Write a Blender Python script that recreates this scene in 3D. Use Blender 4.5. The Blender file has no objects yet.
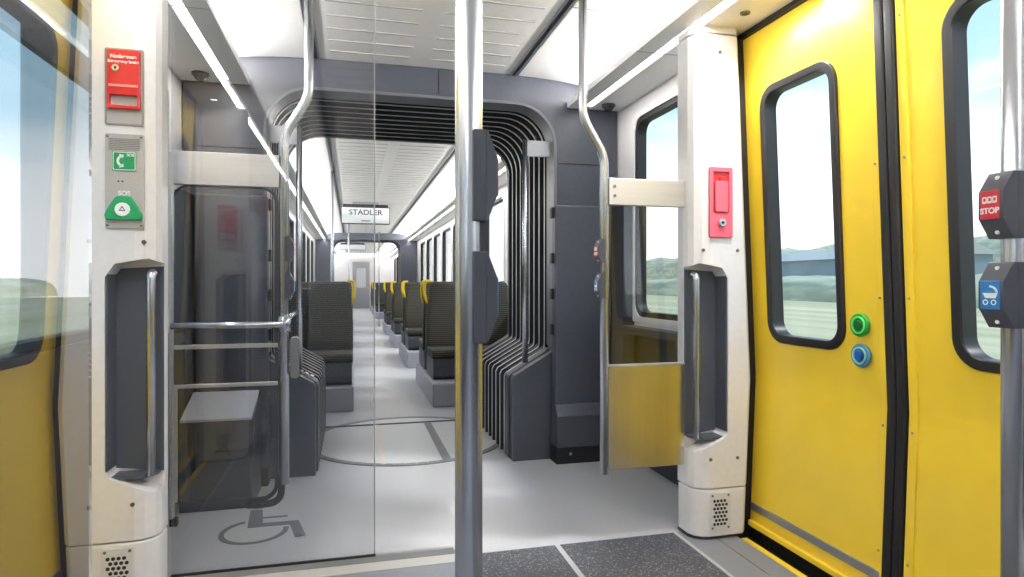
import bpy, bmesh, math, random
from mathutils import Vector, Matrix
PI = math.pi
random.seed(4)
S = bpy.context.scene
COL = S.collection

# ------------------------------------------------------------ camera
W, H, F = 1024, 577, 630.0
HOR, VPX, EYE = 283.0, 352.0, 1.10
yaw = math.atan((W/2-VPX)/F)
cd = bpy.data.cameras.new('camera'); cam = bpy.data.objects.new('camera', cd); COL.objects.link(cam)
cd.sensor_width = 36.0; cd.lens = F/W*36.0
cd.shift_y = -(H/2-HOR)/W
cd.clip_start = .02; cd.clip_end = 500
cam.location = (0, 0, EYE); cam.rotation_euler = (PI/2, 0, -yaw)
S.camera = cam

# ------------------------------------------------------------ world
wd = bpy.data.worlds.new('sky'); S.world = wd; wd.use_nodes = True
nt = wd.node_tree; nt.nodes.clear()
tc = nt.nodes.new('ShaderNodeTexCoord'); sp = nt.nodes.new('ShaderNodeSeparateXYZ')
cr = nt.nodes.new('ShaderNodeValToRGB'); bg = nt.nodes.new('ShaderNodeBackground'); wo = nt.nodes.new('ShaderNodeOutputWorld')
nz = nt.nodes.new('ShaderNodeTexNoise'); nz.inputs['Scale'].default_value = 2.2; nz.inputs['Detail'].default_value = 3
mp = nt.nodes.new('ShaderNodeMapping'); mp.inputs['Scale'].default_value = (1, 1, 3)
ma = nt.nodes.new('ShaderNodeMath'); ma.operation = 'MULTIPLY_ADD'; ma.inputs[1].default_value = .35; ma.inputs[2].default_value = -.17
ad = nt.nodes.new('ShaderNodeMath'); ad.operation = 'ADD'
nt.links.new(tc.outputs['Generated'], sp.inputs[0]); nt.links.new(tc.outputs['Generated'], mp.inputs[0])
nt.links.new(mp.outputs[0], nz.inputs['Vector']); nt.links.new(nz.outputs['Fac'], ma.inputs[0])
nt.links.new(sp.outputs['Z'], ad.inputs[0]); nt.links.new(ma.outputs[0], ad.inputs[1])
nt.links.new(ad.outputs[0], cr.inputs[0]); nt.links.new(cr.outputs[0], bg.inputs[0]); nt.links.new(bg.outputs[0], wo.inputs[0])
e = cr.color_ramp.elements
e[0].position = 0; e[0].color = (.93, .95, .96, 1); e[1].position = .8; e[1].color = (.20, .37, .58, 1)
x = e.new(.13); x.color = (.78, .85, .90, 1); x = e.new(.235); x.color = (.31, .49, .60, 1)
bg.inputs[1].default_value = 1.65
sl = bpy.data.lights.new('sun', 'SUN'); sl.energy = 2.2; sl.angle = .15; sl.color = (1, .98, .96)
sun = bpy.data.objects.new('sun', sl); COL.objects.link(sun)
sun.rotation_euler = Vector((-.85, .35, -1.0)).to_track_quat('-Z', 'Y').to_euler()

S.view_settings.view_transform = 'Standard'; S.view_settings.look = 'None'
S.view_settings.gamma = 1.0; S.view_settings.use_curve_mapping = False
S.view_settings.exposure = 0.38

LAMP_STRIP = 3.0      # emission of the long light strips
COVE_W = 10.5          # W per metre of the cove lamps
def area(name, loc, size, rot, w, col=(1, .985, .97)):
    l = bpy.data.lights.new(name, 'AREA'); l.shape = 'RECTANGLE'; l.size, l.size_y = size; l.energy = w; l.color = col
    o = bpy.data.objects.new(name, l); COL.objects.link(o); o.location = loc; o.rotation_euler = rot
    return o
CX = .38
# long LED strips under both ceiling ledges (aimed down), and cove lamps behind the ledge lips (aimed up and inward)
for sgn in (-1, 1):
    x = CX + sgn*1.05
    area('strip_lamp', (x, 1.0, 2.188), (.035, 5.2), (0, 0, 0), 15)
    area('strip_lamp', (x, 10.9, 2.188), (.035, 11.4), (0, 0, 0), 34)
    area('strip_lamp', (x, 23.0, 2.188), (.035, 10), (0, 0, 0), 30)
    xr = CX + sgn*1.10
    area('cove_lamp', (xr, 1.0, 2.262), (.05, 5.2), (0, PI - sgn*.75, 0), COVE_W*5.2)
    area('cove_lamp', (xr, 10.9, 2.262), (.05, 11.4), (0, PI - sgn*.75, 0), COVE_W*11.4)
    area('cove_lamp', (xr, 23.0, 2.262), (.05, 10), (0, PI - sgn*.75, 0), COVE_W*10)

# ------------------------------------------------------------ materials
MATS = {}
def lin(c):
    return tuple((v/255/12.92 if v/255 <= .04045 else ((v/255+.055)/1.055)**2.4) for v in c)
def mat(name, rgb, rough=.5, metal=0, noise=0, nscale=40, bump=0, coat=0, emit=0, spec=.5, stretch=None):
    if name in MATS: return MATS[name]
    m = bpy.data.materials.new(name); m.use_nodes = True; n = m.node_tree; b = n.nodes['Principled BSDF']
    c = lin(rgb)
    b.inputs['Base Color'].default_value = (*c, 1); b.inputs['Roughness'].default_value = rough
    b.inputs['Metallic'].default_value = metal; b.inputs['Specular IOR Level'].default_value = spec
    b.inputs['Coat Weight'].default_value = coat; b.inputs['Coat Roughness'].default_value = .08
    if emit: b.inputs['Emission Color'].default_value = (*c, 1); b.inputs['Emission Strength'].default_value = emit
    t = n.nodes.new('ShaderNodeTexCoord'); z = n.nodes.new('ShaderNodeTexNoise'); z.inputs['Scale'].default_value = nscale
    z.inputs['Detail'].default_value = 3
    src = t.outputs['Object']
    if stretch:
        q = n.nodes.new('ShaderNodeMapping'); q.inputs['Scale'].default_value = stretch; n.links.new(src, q.inputs[0]); src = q.outputs[0]
    n.links.new(src, z.inputs['Vector'])
    nn = noise or .02
    r = n.nodes.new('ShaderNodeValToRGB'); r.color_ramp.elements[0].position = .35; r.color_ramp.elements[1].position = .65
    r.color_ramp.elements[0].color = (*[max(0, v*(1-nn)) for v in c], 1); r.color_ramp.elements[1].color = (*[min(1, v*(1+nn)) for v in c], 1)
    n.links.new(z.outputs['Fac'], r.inputs[0]); n.links.new(r.outputs[0], b.inputs['Base Color'])
    if bump:
        bp = n.nodes.new('ShaderNodeBump'); bp.inputs['Strength'].default_value = bump; bp.inputs['Distance'].default_value = .002
        n.links.new(z.outputs['Fac'], bp.inputs['Height']); n.links.new(bp.outputs[0], b.inputs['Normal'])
    MATS[name] = m; return m
def glass(name, tint=(1, 1, 1), refl=1.0, base=0.0, rough=.0):
    m = bpy.data.materials.new(name); m.use_nodes = True; n = m.node_tree; n.nodes.clear()
    o = n.nodes.new('ShaderNodeOutputMaterial'); mx = n.nodes.new('ShaderNodeMixShader')
    tr = n.nodes.new('ShaderNodeBsdfTransparent'); gl = n.nodes.new('ShaderNodeBsdfGlossy'); fr = n.nodes.new('ShaderNodeMath'); fr.operation = 'POWER'; fr.inputs[1].default_value = 4.5
    lw = n.nodes.new('ShaderNodeLayerWeight'); n.links.new(lw.outputs['Facing'], fr.inputs[0])
    mm = n.nodes.new('ShaderNodeMath'); mm.operation = 'MULTIPLY_ADD'; mm.inputs[1].default_value = refl; mm.inputs[2].default_value = base
    mm.use_clamp = True
    tr.inputs[0].default_value = (*tint, 1); gl.inputs['Roughness'].default_value = rough
    n.links.new(fr.outputs[0], mm.inputs[0]); n.links.new(mm.outputs[0], mx.inputs[0])
    n.links.new(tr.outputs[0], mx.inputs[1]); n.links.new(gl.outputs[0], mx.inputs[2]); n.links.new(mx.outputs[0], o.inputs[0])
    return m
M_white = mat('white_panel', (231, 229, 230), .38, coat=.15)
M_pillar = mat('pillar_white', (230, 229, 231), .35, coat=.2)
M_ceil = mat('ceiling_white', (232, 229, 227), .5)
M_cove = mat('cove_white', (240, 238, 235), .55)
M_yel = mat('door_yellow', (245, 209, 58), .30, coat=.35, noise=.03, nscale=5)
M_yel2 = mat('yellow_plastic', (236, 196, 20), .4)
M_dark = mat('slate_grey', (68, 71, 82), .45, noise=.05)
M_dark2 = mat('charcoal', (53, 56, 64), .45, noise=.05)
M_recess = mat('recess_grey', (80, 85, 97), .5)
M_black = mat('black_rubber', (20, 20, 23), .55)
M_gasket = mat('gasket_rubber', (27, 27, 30), .42)
M_bell = mat('bellows_rubber', (24, 25, 29), .6)
M_rim = mat('bellows_rim', (176, 178, 184), .4)
M_metal = mat('brushed_steel', (196, 200, 207), .27, .95, noise=.04, nscale=60, stretch=(1, 1, .03))
M_plate = mat('satin_steel', (206, 206, 207), .42, 1, noise=.04, nscale=60, stretch=(.03, .03, 1))
M_panel = mat('polished_steel', (206, 204, 196), .24, 1, noise=.03, nscale=50, stretch=(1, 1, .03))
M_alu = mat('aluminium', (165, 167, 172), .35, .8)
M_floor = mat('floor_vinyl', (176, 177, 181), .33, noise=.09, nscale=160, coat=.1)
M_floor2 = mat('floor_plate', (196, 197, 200), .35, noise=.08, nscale=160)
M_sill = mat('sill_grey', (128, 131, 138), .45)
M_ring = mat('ring_grey', (118, 119, 122), .4, .3)
M_joint = mat('joint_grey', (92, 93, 97), .5)
M_red = mat('signal_red', (214, 38, 42), .35, coat=.3)
M_red2 = mat('label_red', (200, 40, 55), .4)
M_pink = mat('red_holder', (238, 104, 122), .4)
M_green = mat('sign_green', (34, 158, 100), .35)
M_green2 = mat('button_green', (28, 150, 50), .25, coat=.4)
M_blue = mat('label_blue', (30, 120, 190), .4)
M_blue2 = mat('button_blue', (66, 128, 158), .25, coat=.4)
M_txt = mat('print_white', (246, 246, 246), .5)
M_ink = mat('print_dark', (40, 42, 48), .5)
M_mark = mat('floor_mark', (104, 104, 108), .5, noise=.1, nscale=120)
M_lit = mat('lamp_diffuser', (255, 250, 246), .5, emit=LAMP_STRIP)
M_spot = mat('spot_lens', (255, 244, 225), .5, emit=14)
M_scr = mat('sign_face', (222, 226, 230), .4, emit=.12)
M_base = mat('seat_base', (70, 71, 78), .5)
M_pod = mat('podium_grey', (150, 151, 158), .45, noise=.05, nscale=120)
M_screw = mat('screw_grey', (120, 120, 118), .35, .7)
G_win = glass('window_glass', (.975, .985, .99), .7, .02)
G_pane = glass('screen_glass', (.95, .955, .96), .9, .05)
G_near = glass('boosted_glass', (.93, .93, .94), .9, .34)  # mirror share raised beyond plain glass so the reflected window whitens the view
# speckled mat
def speckle(name, a, b, c):
    m = mat(name, a, .6); n = m.node_tree; bs = n.nodes['Principled BSDF']
    t = n.nodes.new('ShaderNodeTexCoord'); v = n.nodes.new('ShaderNodeTexVoronoi'); v.inputs['Scale'].default_value = 190
    r = n.nodes.new('ShaderNodeValToRGB'); r.color_ramp.interpolation = 'CONSTANT'
    s = n.nodes.new('ShaderNodeSeparateColor')
    r.color_ramp.elements[0].color = (*lin(a), 1); r.color_ramp.elements[1].position = .62; r.color_ramp.elements[1].color = (*lin(b), 1)
    q = r.color_ramp.elements.new(.88); q.color = (*lin(c), 1)
    n.links.new(t.outputs['Object'], v.inputs['Vector']); n.links.new(v.outputs['Color'], s.inputs[0])
    n.links.new(s.outputs[0], r.inputs[0]); n.links.new(r.outputs[0], bs.inputs['Base Color'])
    return m
M_mat = speckle('speckled_mat', (70, 72, 79), (84, 86, 92), (128, 129, 134))
# woven seat fabric: thin pale stitches in rows on near-black cloth
def fabric():
    m = mat('seat_fabric', (50, 50, 46), .85); n = m.node_tree; bs = n.nodes['Principled BSDF']
    t = n.nodes.new('ShaderNodeTexCoord'); w = n.nodes.new('ShaderNodeTexWave'); w.bands_direction = 'Z'; w.inputs['Scale'].default_value = 16
    w.inputs['Distortion'].default_value = .6
    r = n.nodes.new('ShaderNodeValToRGB'); r.color_ramp.elements[0].position = .72; r.color_ramp.elements[0].color = (*lin((44, 43, 38)), 1)
    r.color_ramp.elements[1].position = .9; r.color_ramp.elements[1].color = (*lin((88, 85, 66)), 1)
    n.links.new(t.outputs['Object'], w.inputs['Vector']); n.links.new(w.outputs['Fac'], r.inputs[0]); n.links.new(r.outputs[0], bs.inputs['Base Color'])
    return m
M_fab = fabric()
# grass rows outside
def ground_mat():
    m = mat('meadow', (170, 176, 150), .9); n = m.node_tree; bs = n.nodes['Principled BSDF']
    t = n.nodes.new('ShaderNodeTexCoord'); q = n.nodes.new('ShaderNodeMapping'); q.inputs['Scale'].default_value = (.35, .012, 1)
    z = n.nodes.new('ShaderNodeTexNoise'); z.inputs['Scale'].default_value = 1.0; z.inputs['Detail'].default_value = 4
    r = n.nodes.new('ShaderNodeValToRGB'); el = r.color_ramp.elements
    el[0].position = .3; el[0].color = (*lin((165, 160, 116)), 1); el[1].position = .72; el[1].color = (*lin((212, 200, 168)), 1)
    k = el.new(.5); k.color = (*lin((188, 182, 144)), 1)
    n.links.new(t.outputs['Object'], q.inputs[0]); n.links.new(q.outputs[0], z.inputs['Vector']); n.links.new(z.outputs['Fac'], r.inputs[0])
    n.links.new(r.outputs[0], bs.inputs['Base Color']); return m
M_ground = ground_mat()
M_hedge = mat('hedge_green', (186, 186, 160), .9, noise=.25, nscale=.8, stretch=(1, .1, 1))
M_shed = mat('shed_blue', (132, 146, 158), .6)
M_shedr = mat('shed_roof', (176, 178, 176), .6)

# ------------------------------------------------------------ mesh helpers (all in world coordinates)
def new(): return bmesh.new()
def box(bm, x0, x1, y0, y1, z0, z1, mi=0):
    vs = [bm.verts.new((x, y, z)) for x in (x0, x1) for y in (y0, y1) for z in (z0, z1)]
    for f in ((0, 1, 3, 2), (4, 6, 7, 5), (0, 4, 5, 1), (2, 3, 7, 6), (0, 2, 6, 4), (1, 5, 7, 3)):
        fc = bm.faces.new([vs[i] for i in f]); fc.material_index = mi
    return bm
def V3(axis, u, v, a):
    return {'X': (a, u, v), 'Y': (u, a, v), 'Z': (u, v, a)}[axis]
def prism(bm, pts, axis, a, b, mi=0, tri=False):
    A = [bm.verts.new(V3(axis, u, v, a)) for u, v in pts]; B = [bm.verts.new(V3(axis, u, v, b)) for u, v in pts]
    fs = [bm.faces.new(A), bm.faces.new(B[::-1])]
    n = len(pts)
    for i in range(n): bm.faces.new((A[i], A[(i+1) % n], B[(i+1) % n], B[i]))
    for f in fs: f.material_index = mi
    if tri: bmesh.ops.triangulate(bm, faces=fs)
    return bm
def ring(bm, po, pi_, axis, a, b, mi=0, closed=True):
    n = len(po); L = []
    for (P, d) in ((po, a), (pi_, a), (pi_, b), (po, b)):
        L.append([bm.verts.new(V3(axis, u, v, d)) for u, v in P])
    for i in range(n if closed else n-1):
        j = (i+1) % n
        for q in range(4):
            f = bm.faces.new((L[q][i], L[q][j], L[(q+1) % 4][j], L[(q+1) % 4][i])); f.material_index = mi
    if not closed:
        for i in (0, n-1): bm.faces.new([L[q][i] for q in range(4)])
    return bm
def rrect(u0, u1, v0, v1, r, n=6):
    P = []
    for (cu, cv, a0) in ((u1-r, v1-r, 0), (u0+r, v1-r, PI/2), (u0+r, v0+r, PI), (u1-r, v0+r, 1.5*PI)):
        for k in range(n+1):
            a = a0 + PI/2*k/n; P.append((cu+r*math.cos(a), cv+r*math.sin(a)))
    return P
def tube(bm, path, r, n=16, cap=True, smooth=True):
    path = [Vector(p) for p in path]; R = []; up = None
    for i, p in enumerate(path):
        d = ((path[i]-path[i-1]).normalized() if i else Vector()) + ((path[i+1]-path[i]).normalized() if i < len(path)-1 else Vector())
        d.normalize()
        if up is None:
            up = Vector((0, 0, 1)) if abs(d.z) < .9 else Vector((1, 0, 0))
        s = d.cross(up).normalized(); up = s.cross(d).normalized()
        rr = r[i] if isinstance(r, (list, tuple)) else r
        R.append([bm.verts.new(p + (s*math.cos(2*PI*k/n) + up*math.sin(2*PI*k/n))*rr) for k in range(n)])
    for a, b in zip(R, R[1:]):
        for k in range(n):
            f = bm.faces.new((a[k], a[(k+1) % n], b[(k+1) % n], b[k])); f.smooth = smooth
    if cap: bm.faces.new(R[0][::-1]); bm.faces.new(R[-1])
    return bm
def fillet(pts, r, n=5):
    pts = [Vector(p) for p in pts]; out = [pts[0]]
    for a, b, c in zip(pts, pts[1:], pts[2:]):
        d1 = (a-b); d2 = (c-b); l = min(r, d1.length*.48, d2.length*.48)
        p, q = b + d1.normalized()*l, b + d2.normalized()*l
        for k in range(n+1):
            t = k/n; out.append(p*(1-t)**2 + b*2*t*(1-t) + q*t*t)
    out.append(pts[-1]); return out
def rootloc(o):
    v = Vector()
    while o is not None: v += o.location; o = o.parent
    return v
def obj(name, bm, m, parent=None, bevel=0, seg=2, smooth=False, base=None, kind=None):
    bmesh.ops.recalc_face_normals(bm, faces=bm.faces)
    me = bpy.data.meshes.new(name)
    off = rootloc(parent) if parent else Vector(base or (0, 0, 0))
    bm.transform(Matrix.Translation(-off))
    if smooth:
        for f in bm.faces: f.smooth = True
    bm.to_mesh(me); bm.free()
    o = bpy.data.objects.new(name, me); COL.objects.link(o)
    for q in (m if isinstance(m, (list, tuple)) else [m]): me.materials.append(q)
    if parent: o.parent = parent
    else: o.location = off
    if bevel:
        b = o.modifiers.new('bevel', 'BEVEL'); b.width = bevel; b.segments = seg; b.limit_method = 'ANGLE'; b.angle_limit = .6; b.harden_normals = False
        for f in me.polygons: f.use_smooth = True
        ws = o.modifiers.new('wn', 'WEIGHTED_NORMAL'); ws.keep_sharp = False
    if kind: o['kind'] = kind
    return o
def struct(name, bm, m, parent=None, **k): return obj(name, bm, m, parent, kind='structure', **k)
def thing(name, label, cat, loc, group=None):
    o = bpy.data.objects.new(name, None); COL.objects.link(o); o.location = loc; o.empty_display_size = .05
    o['label'] = label; o['category'] = cat
    if group: o['group'] = group
    return o
def tag(o, label, cat, group=None):
    o['label'] = label; o['category'] = cat
    if group: o['group'] = group
    return o
def dup(root, loc, label=None, rotz=None):
    r = root.copy(); COL.objects.link(r); r.location = loc
    if rotz is not None: r.rotation_euler = (0, 0, rotz)
    if label: r['label'] = label
    for ch in list(root.children):
        c = ch.copy(); COL.objects.link(c); c.parent = r
        for g in list(ch.children):
            d = g.copy(); COL.objects.link(d); d.parent = c
    return r
def cut(o, bm):                       # subtract a shape from o's mesh
    bmesh.ops.recalc_face_normals(bm, faces=bm.faces)
    me = bpy.data.meshes.new('cut'); bm.to_mesh(me); bm.free()
    c = bpy.data.objects.new('cut', me); COL.objects.link(c)
    c.location = -rootloc(o) + o.location if False else (0, 0, 0)
    c.location = (0, 0, 0)
    md = o.modifiers.new('b', 'BOOLEAN'); md.operation = 'DIFFERENCE'; md.object = c; md.solver = 'EXACT'
    bpy.context.view_layer.update()
    ev = o.evaluated_get(bpy.context.evaluated_depsgraph_get())
    nm = bpy.data.meshes.new_from_object(ev); o.modifiers.remove(md)
    nm.name = o.data.name; o.data = nm
    bpy.data.objects.remove(c)
def text(body, size, mtx, m, parent, name='lettering', ext=.0006, align='CENTER', bold=0):
    cu = bpy.data.curves.new(name, 'FONT'); cu.body = body; cu.size = size; cu.extrude = ext; cu.align_x = align; cu.align_y = 'CENTER'; cu.offset = bold
    t = bpy.data.objects.new(name, cu); COL.objects.link(t); bpy.context.view_layer.update()
    me = bpy.data.meshes.new_from_object(t.evaluated_get(bpy.context.evaluated_depsgraph_get()))
    bpy.data.objects.remove(t)
    me.transform(mtx); me.transform(Matrix.Translation(-rootloc(parent)))
    o = bpy.data.objects.new(name, me); COL.objects.link(o); me.materials.append(m); o.parent = parent
    return o
def face_y(x, y, z, s=1):             # lettering read by someone looking along +Y
    return Matrix.Translation((x, y, z)) @ Matrix.Rotation(PI/2, 4, 'X')
def face_negx(x, y, z):               # lettering on a face whose normal is -X
    return Matrix.Translation((x, y, z)) @ Matrix.Rotation(-PI/2, 4, 'Z') @ Matrix.Rotation(PI/2, 4, 'X')
def face_posx(x, y, z):
    return Matrix.Translation((x, y, z)) @ Matrix.Rotation(PI/2, 4, 'Z') @ Matrix.Rotation(PI/2, 4, 'X')
def screws(items, name, m, parent):
    for (x, y, z, r, ax, th) in items: obj(name, disc(new(), x, y, z, r, ax, th, 12), m, parent)
def disc(bm, x, y, z, r, axis, t, n=20):
    c = {'X': (y, z, x), 'Y': (x, z, y), 'Z': (x, y, z)}[axis]
    P = [(c[0]+r*math.cos(2*PI*k/n), c[1]+r*math.sin(2*PI*k/n)) for k in range(n)]
    return prism(bm, P, axis, c[2], c[2]+t)

Y0, Y1 = -2.6, 28.0
XR, XL = CX+1.28, CX-1.28           # saloon wall planes
def mir(x): return 2*CX - x

# ------------------------------------------------------------ outside
struct('field_ground', box(new(), -150, 150, -120, 260, -1.5, -1.3), M_ground)
def hedge(x, y0, y1, h, w, label, seed):
    rnd = random.Random(seed); bm = new(); n = int((y1-y0)/1.5); R = []
    for i in range(n+1):
        y = y0 + (y1-y0)*i/n; hh = h*(1+(.04 if h > 10 else .04)*math.sin(i*.31+seed)+rnd.uniform(-.03, .03))
        R.append([bm.verts.new((x+w*math.cos(a)*(1+rnd.uniform(-.1, .1)), y, -1.4 + hh*math.sin(a))) for a in [PI*k/8 for k in range(9)]])
    for a, b in zip(R, R[1:]):
        for k in range(8): bm.faces.new((a[k], a[k+1], b[k+1], b[k]))
    bm.faces.new(R[0]); bm.faces.new(R[-1])
    tag(obj('hedge', bm, M_hedge, smooth=True, base=(x, (y0+y1)/2, -1.4)), label, 'hedge')['kind'] = 'thing'
hedge(62, -80, 260, 3.4, 4, 'low pale green hedge running beside the track in front of the shed', 1)
hedge(150, -100, 500, 14.5, 14, 'tall far line of pale trees beyond the shed', 3)
hedge(-60, -140, 200, 3.4, 4, 'low pale green hedge beyond the left door window', 5)
sh = thing('shed', 'long low blue grey shed in the field beyond the right door window', 'building', (100, 90, -1.4))
bm = box(new(), 96, 106, 84, 150, -1.4, 6.0); obj('wall', bm, M_shed, sh)
bm = prism(new(), [(95, 6.0), (101, 8.2), (107, 6.0)], 'Y', 83.5, 150.5); obj('roof', bm, M_shedr, sh)

# ------------------------------------------------------------ floor
bm = box(new(), XL-.2, XR+.2, 2.575, Y1, -.06, 0)
struct('floor', bm, M_floor)
fl = bpy.data.objects['floor']
bm = box(new(), mir(1.46), .425, Y0, 2.46, -.055, .0)
obj('smooth_plate', bm, mat('plate_blue_grey', (128, 133, 144), .4, noise=.04), fl)
bm = box(new(), mir(1.46), .425, 2.46, 2.535, -.055, .002)
obj('threshold_strip', bm, mat('threshold_grey', (190, 190, 186), .35), fl)
bm = box(new(), .425, 1.37, Y0, 2.515, -.055, .0)
obj('speckled_mat', bm, M_mat, fl)
bm = new(); box(bm, 1.385, 1.52, Y0, 2.515, -.055, .001); box(bm, 1.524, 1.62, Y0, 2.515, -.055, .001); box(bm, mir(1.62), mir(1.475), Y0, 2.515, -.055, .001)
obj('door_sill', bm, M_sill, fl)
bm = new()
for x in (1.37, mir(1.475)): box(bm, x, x+.015, Y0, 2.515, -.05, .003)
box(bm, .823, .845, Y0, 2.515, -.05, .002)
box(bm, .425, XR, 2.515, 2.575, -.05, .002)
obj('joint_strip', bm, mat('joint_light', (176, 177, 182), .4), fl)
bm = new()
for s in (0, 1):
    x0, x1 = (1.62, 1.648) if s == 0 else (mir(1.648), mir(1.62))
    box(bm, x0, x1, .9, 2.38, -.05, .004)
obj('warning_strip', bm, M_yel, fl)
bm = new()
for q in (1, -1):
    box(bm, *sorted((CX+q*1.268, CX+q*1.5)), .85, 2.5, -.08, -.03); box(bm, *sorted((CX+q*1.345, CX+q*1.5)), .85, 2.5, -.03, .029)
obj('door_gap_filler', bm, M_black, fl)  # black filler added below the leaves to keep outside light from showing
# gangway turntable
cyc, rr = 4.52, .70
def arcpts(r, n=64): return [(CX+r*math.cos(2*PI*k/n), cyc+r*math.sin(2*PI*k/n)) for k in range(n)]
struct('trim_1', ring(new(), arcpts(rr), arcpts(rr-.045), 'Z', -.01, .006), M_ring)
struct('trim_2', prism(new(), arcpts(rr-.045), 'Z', -.01, .0035), M_floor2)
t2 = bpy.data.objects['trim_2']
bm = new(); box(bm, .545, .60, cyc-.62, cyc+.45, .003, .006); obj('joint_strip', bm, M_ring, t2)
bm = new(); box(bm, .17, .20, cyc-.64, cyc+.45, .003, .006); obj('joint_strip', bm, mat('joint_beige', (206, 200, 190), .4), t2)
bm = new(); box(bm, CX-.62, CX+.62, 4.965, 5.0, .003, .0075); obj('joint_strip', bm, M_black, t2)
bm = new()
for a in range(0, 64):
    q = 2*PI*a/64; disc(bm, CX+(rr-.022)*math.cos(q), cyc+(rr-.022)*math.sin(q), .005, .006, 'Z', .003, 8)
obj('ring_rivets', bm, M_alu, bpy.data.objects['trim_1'])

# ------------------------------------------------------------ ceiling
def ceiling(y0, y1, tagn):
    bm = new(); box(bm, CX-.565, CX+.565, y0, y1, 2.38, 2.43)
    c = struct('ceiling', bm, M_ceil)
    bm = new(); rnd = 0
    y = y0+.12
    while y < y1-.1:
        for xa in (-.50, .05):
            box(bm, CX+xa, CX+xa+.44, y, y+.012, 2.376, 2.384)
        y += .16
    obj('louvre_ribs', bm, mat('rib_shade_grey', (176, 173, 171), .9), c)  # shading of the ceiling slots is put into this darker grey
    bm = new()
    for s in (-1, 1): box(bm, CX+s*.58-.012, CX+s*.58+.012, y0, y1, 2.382, 2.40)
    obj('joint_channel', bm, M_dark2, c)
    bm = new()
    for s in (-1, 1):
        for q in (.562, .598): box(bm, CX+s*q-.006, CX+s*q+.006, y0, y1, 2.373, 2.40)
    obj('joint_rail', bm, M_alu, c)
    for s in (-1, 1):
        # cove: from the joint outward and down behind the ledge lip
        P = []
        for k in range(11):
            a = PI/2*k/10
            P.append((CX+s*(.61+.65*math.sin(a)), 2.24+.135*math.cos(a)+.0))
        Q = [(x+s*.015, z+.02) for x, z in P]
        bm = new(); ring(bm, P, Q, 'Y', y0, y1, closed=False)
        obj('cove_panel', bm, M_cove, c, smooth=False)
        for f in bpy.data.objects[-1:] if False else []: pass
    for s in (-1, 1):
        P = [(CX+s*.93, 2.2), (CX+s*.93, 2.235), (CX+s*.955, 2.245), (CX+s*1.32, 2.245), (CX+s*1.32, 2.2),
             (CX+s*1.075, 2.2), (CX+s*1.075, 2.215), (CX+s*1.025, 2.215), (CX+s*1.025, 2.2)]
        bm = prism(new(), P, 'Y', y0, y1, tri=True); obj('ledge', bm, M_white, c)
        bm = box(new(), CX+s*1.033, CX+s*1.067, y0+.05, y1-.05, 2.206, 2.214)
        obj('light_strip', bm, M_lit, c)
    return c
c1 = ceiling(Y0, 3.75, 1); c2 = ceiling(5.0, 16.6, 2); c3 = ceiling(17.6, Y1, 3)
bm = new()
for y in (-.8, .35, 1.5, 2.75):
    for s in (-1, 1):
        box(bm, CX+s*.93-.002, CX+s*1.30+.002, y, y+.004, 2.1985, 2.2025)
        P = [(CX+s*(.61+.65*math.sin(PI/2*k/10)), 2.236+.135*math.cos(PI/2*k/10)) for k in range(7)]
        Q = [(x, z+.006) for x, z in P]; ring(bm, P, Q, 'Y', y, y+.005, closed=False)
obj('panel_joint', bm, mat('joint_line', (170, 168, 166), .6), c1)
def dome(name, x, y, label, cat='camera'):
    t = thing(name, label, cat, (x, y, 2.2))
    bm = disc(new(), x, y, 2.188, .042, 'Z', .012, 24); obj('collar', bm, M_dark2, t)
    bm = new(); R = []
    for k in range(7):
        a = PI/2*k/6; R.append([bm.verts.new((x+.032*math.cos(a)*math.cos(2*PI*j/20), y+.032*math.cos(a)*math.sin(2*PI*j/20), 2.188-.032*math.sin(a))) for j in range(20)] if k < 6 else [bm.verts.new((x, y, 2.156))])
    for a, b in zip(R[:6], R[1:6]):
        for j in range(20): bm.faces.new((a[j], a[(j+1) % 20], b[(j+1) % 20], b[j]))
    for j in range(20): bm.faces.new((R[5][j], R[5][(j+1) % 20], R[6][0]))
    obj('lens_dome', bm, M_black, t, smooth=True)
dome('dome_camera', 1.535, 3.62, 'small black dome camera under the ceiling ledge above the right window')
dome('dome_camera', mir(1.53), 3.60, 'small dark dome camera under the left ceiling ledge behind the glass')
def spot(x, y, label, lit=True, r=.022):
    t = thing('ceiling_spotlight' if lit else 'ceiling_speaker', label, 'spotlight' if lit else 'speaker', (x, y, 2.2))
    P = [(x+(r+.006)*math.cos(2*PI*k/24), y+(r+.006)*math.sin(2*PI*k/24)) for k in range(24)]
    Q = [(x+r*math.cos(2*PI*k/24), y+r*math.sin(2*PI*k/24)) for k in range(24)]
    obj('bezel', ring(new(), P, Q, 'Z', 2.194, 2.2), M_alu if lit else M_screw, t)
    obj('lens', disc(new(), x, y, 2.196, r, 'Z', .003), M_spot if lit else M_dark2, t)
    if lit:
        l = bpy.data.lights.new('spotlight_lamp', 'SPOT'); l.energy = 25; l.spot_size = 2.6; l.spot_blend = .6; l.shadow_soft_size = .03; l.color = (1, .98, .96)
        o = bpy.data.objects.new('spotlight_lamp', l); COL.objects.link(o); o.location = (0, 0, -.02); o.parent = t
spot(1.56, 2.05, 'small round lit spotlight in the ceiling ledge above the right yellow door')
spot(1.55, 2.25, 'small dark round speaker beside the lit spotlight above the right door', False, .014)
spot(mir(1.56), 1.0, 'small round lit spotlight above the left yellow door near its rear end')
spot(1.56, 1.0, 'small round lit spotlight above the rear end of the right yellow door')

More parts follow.
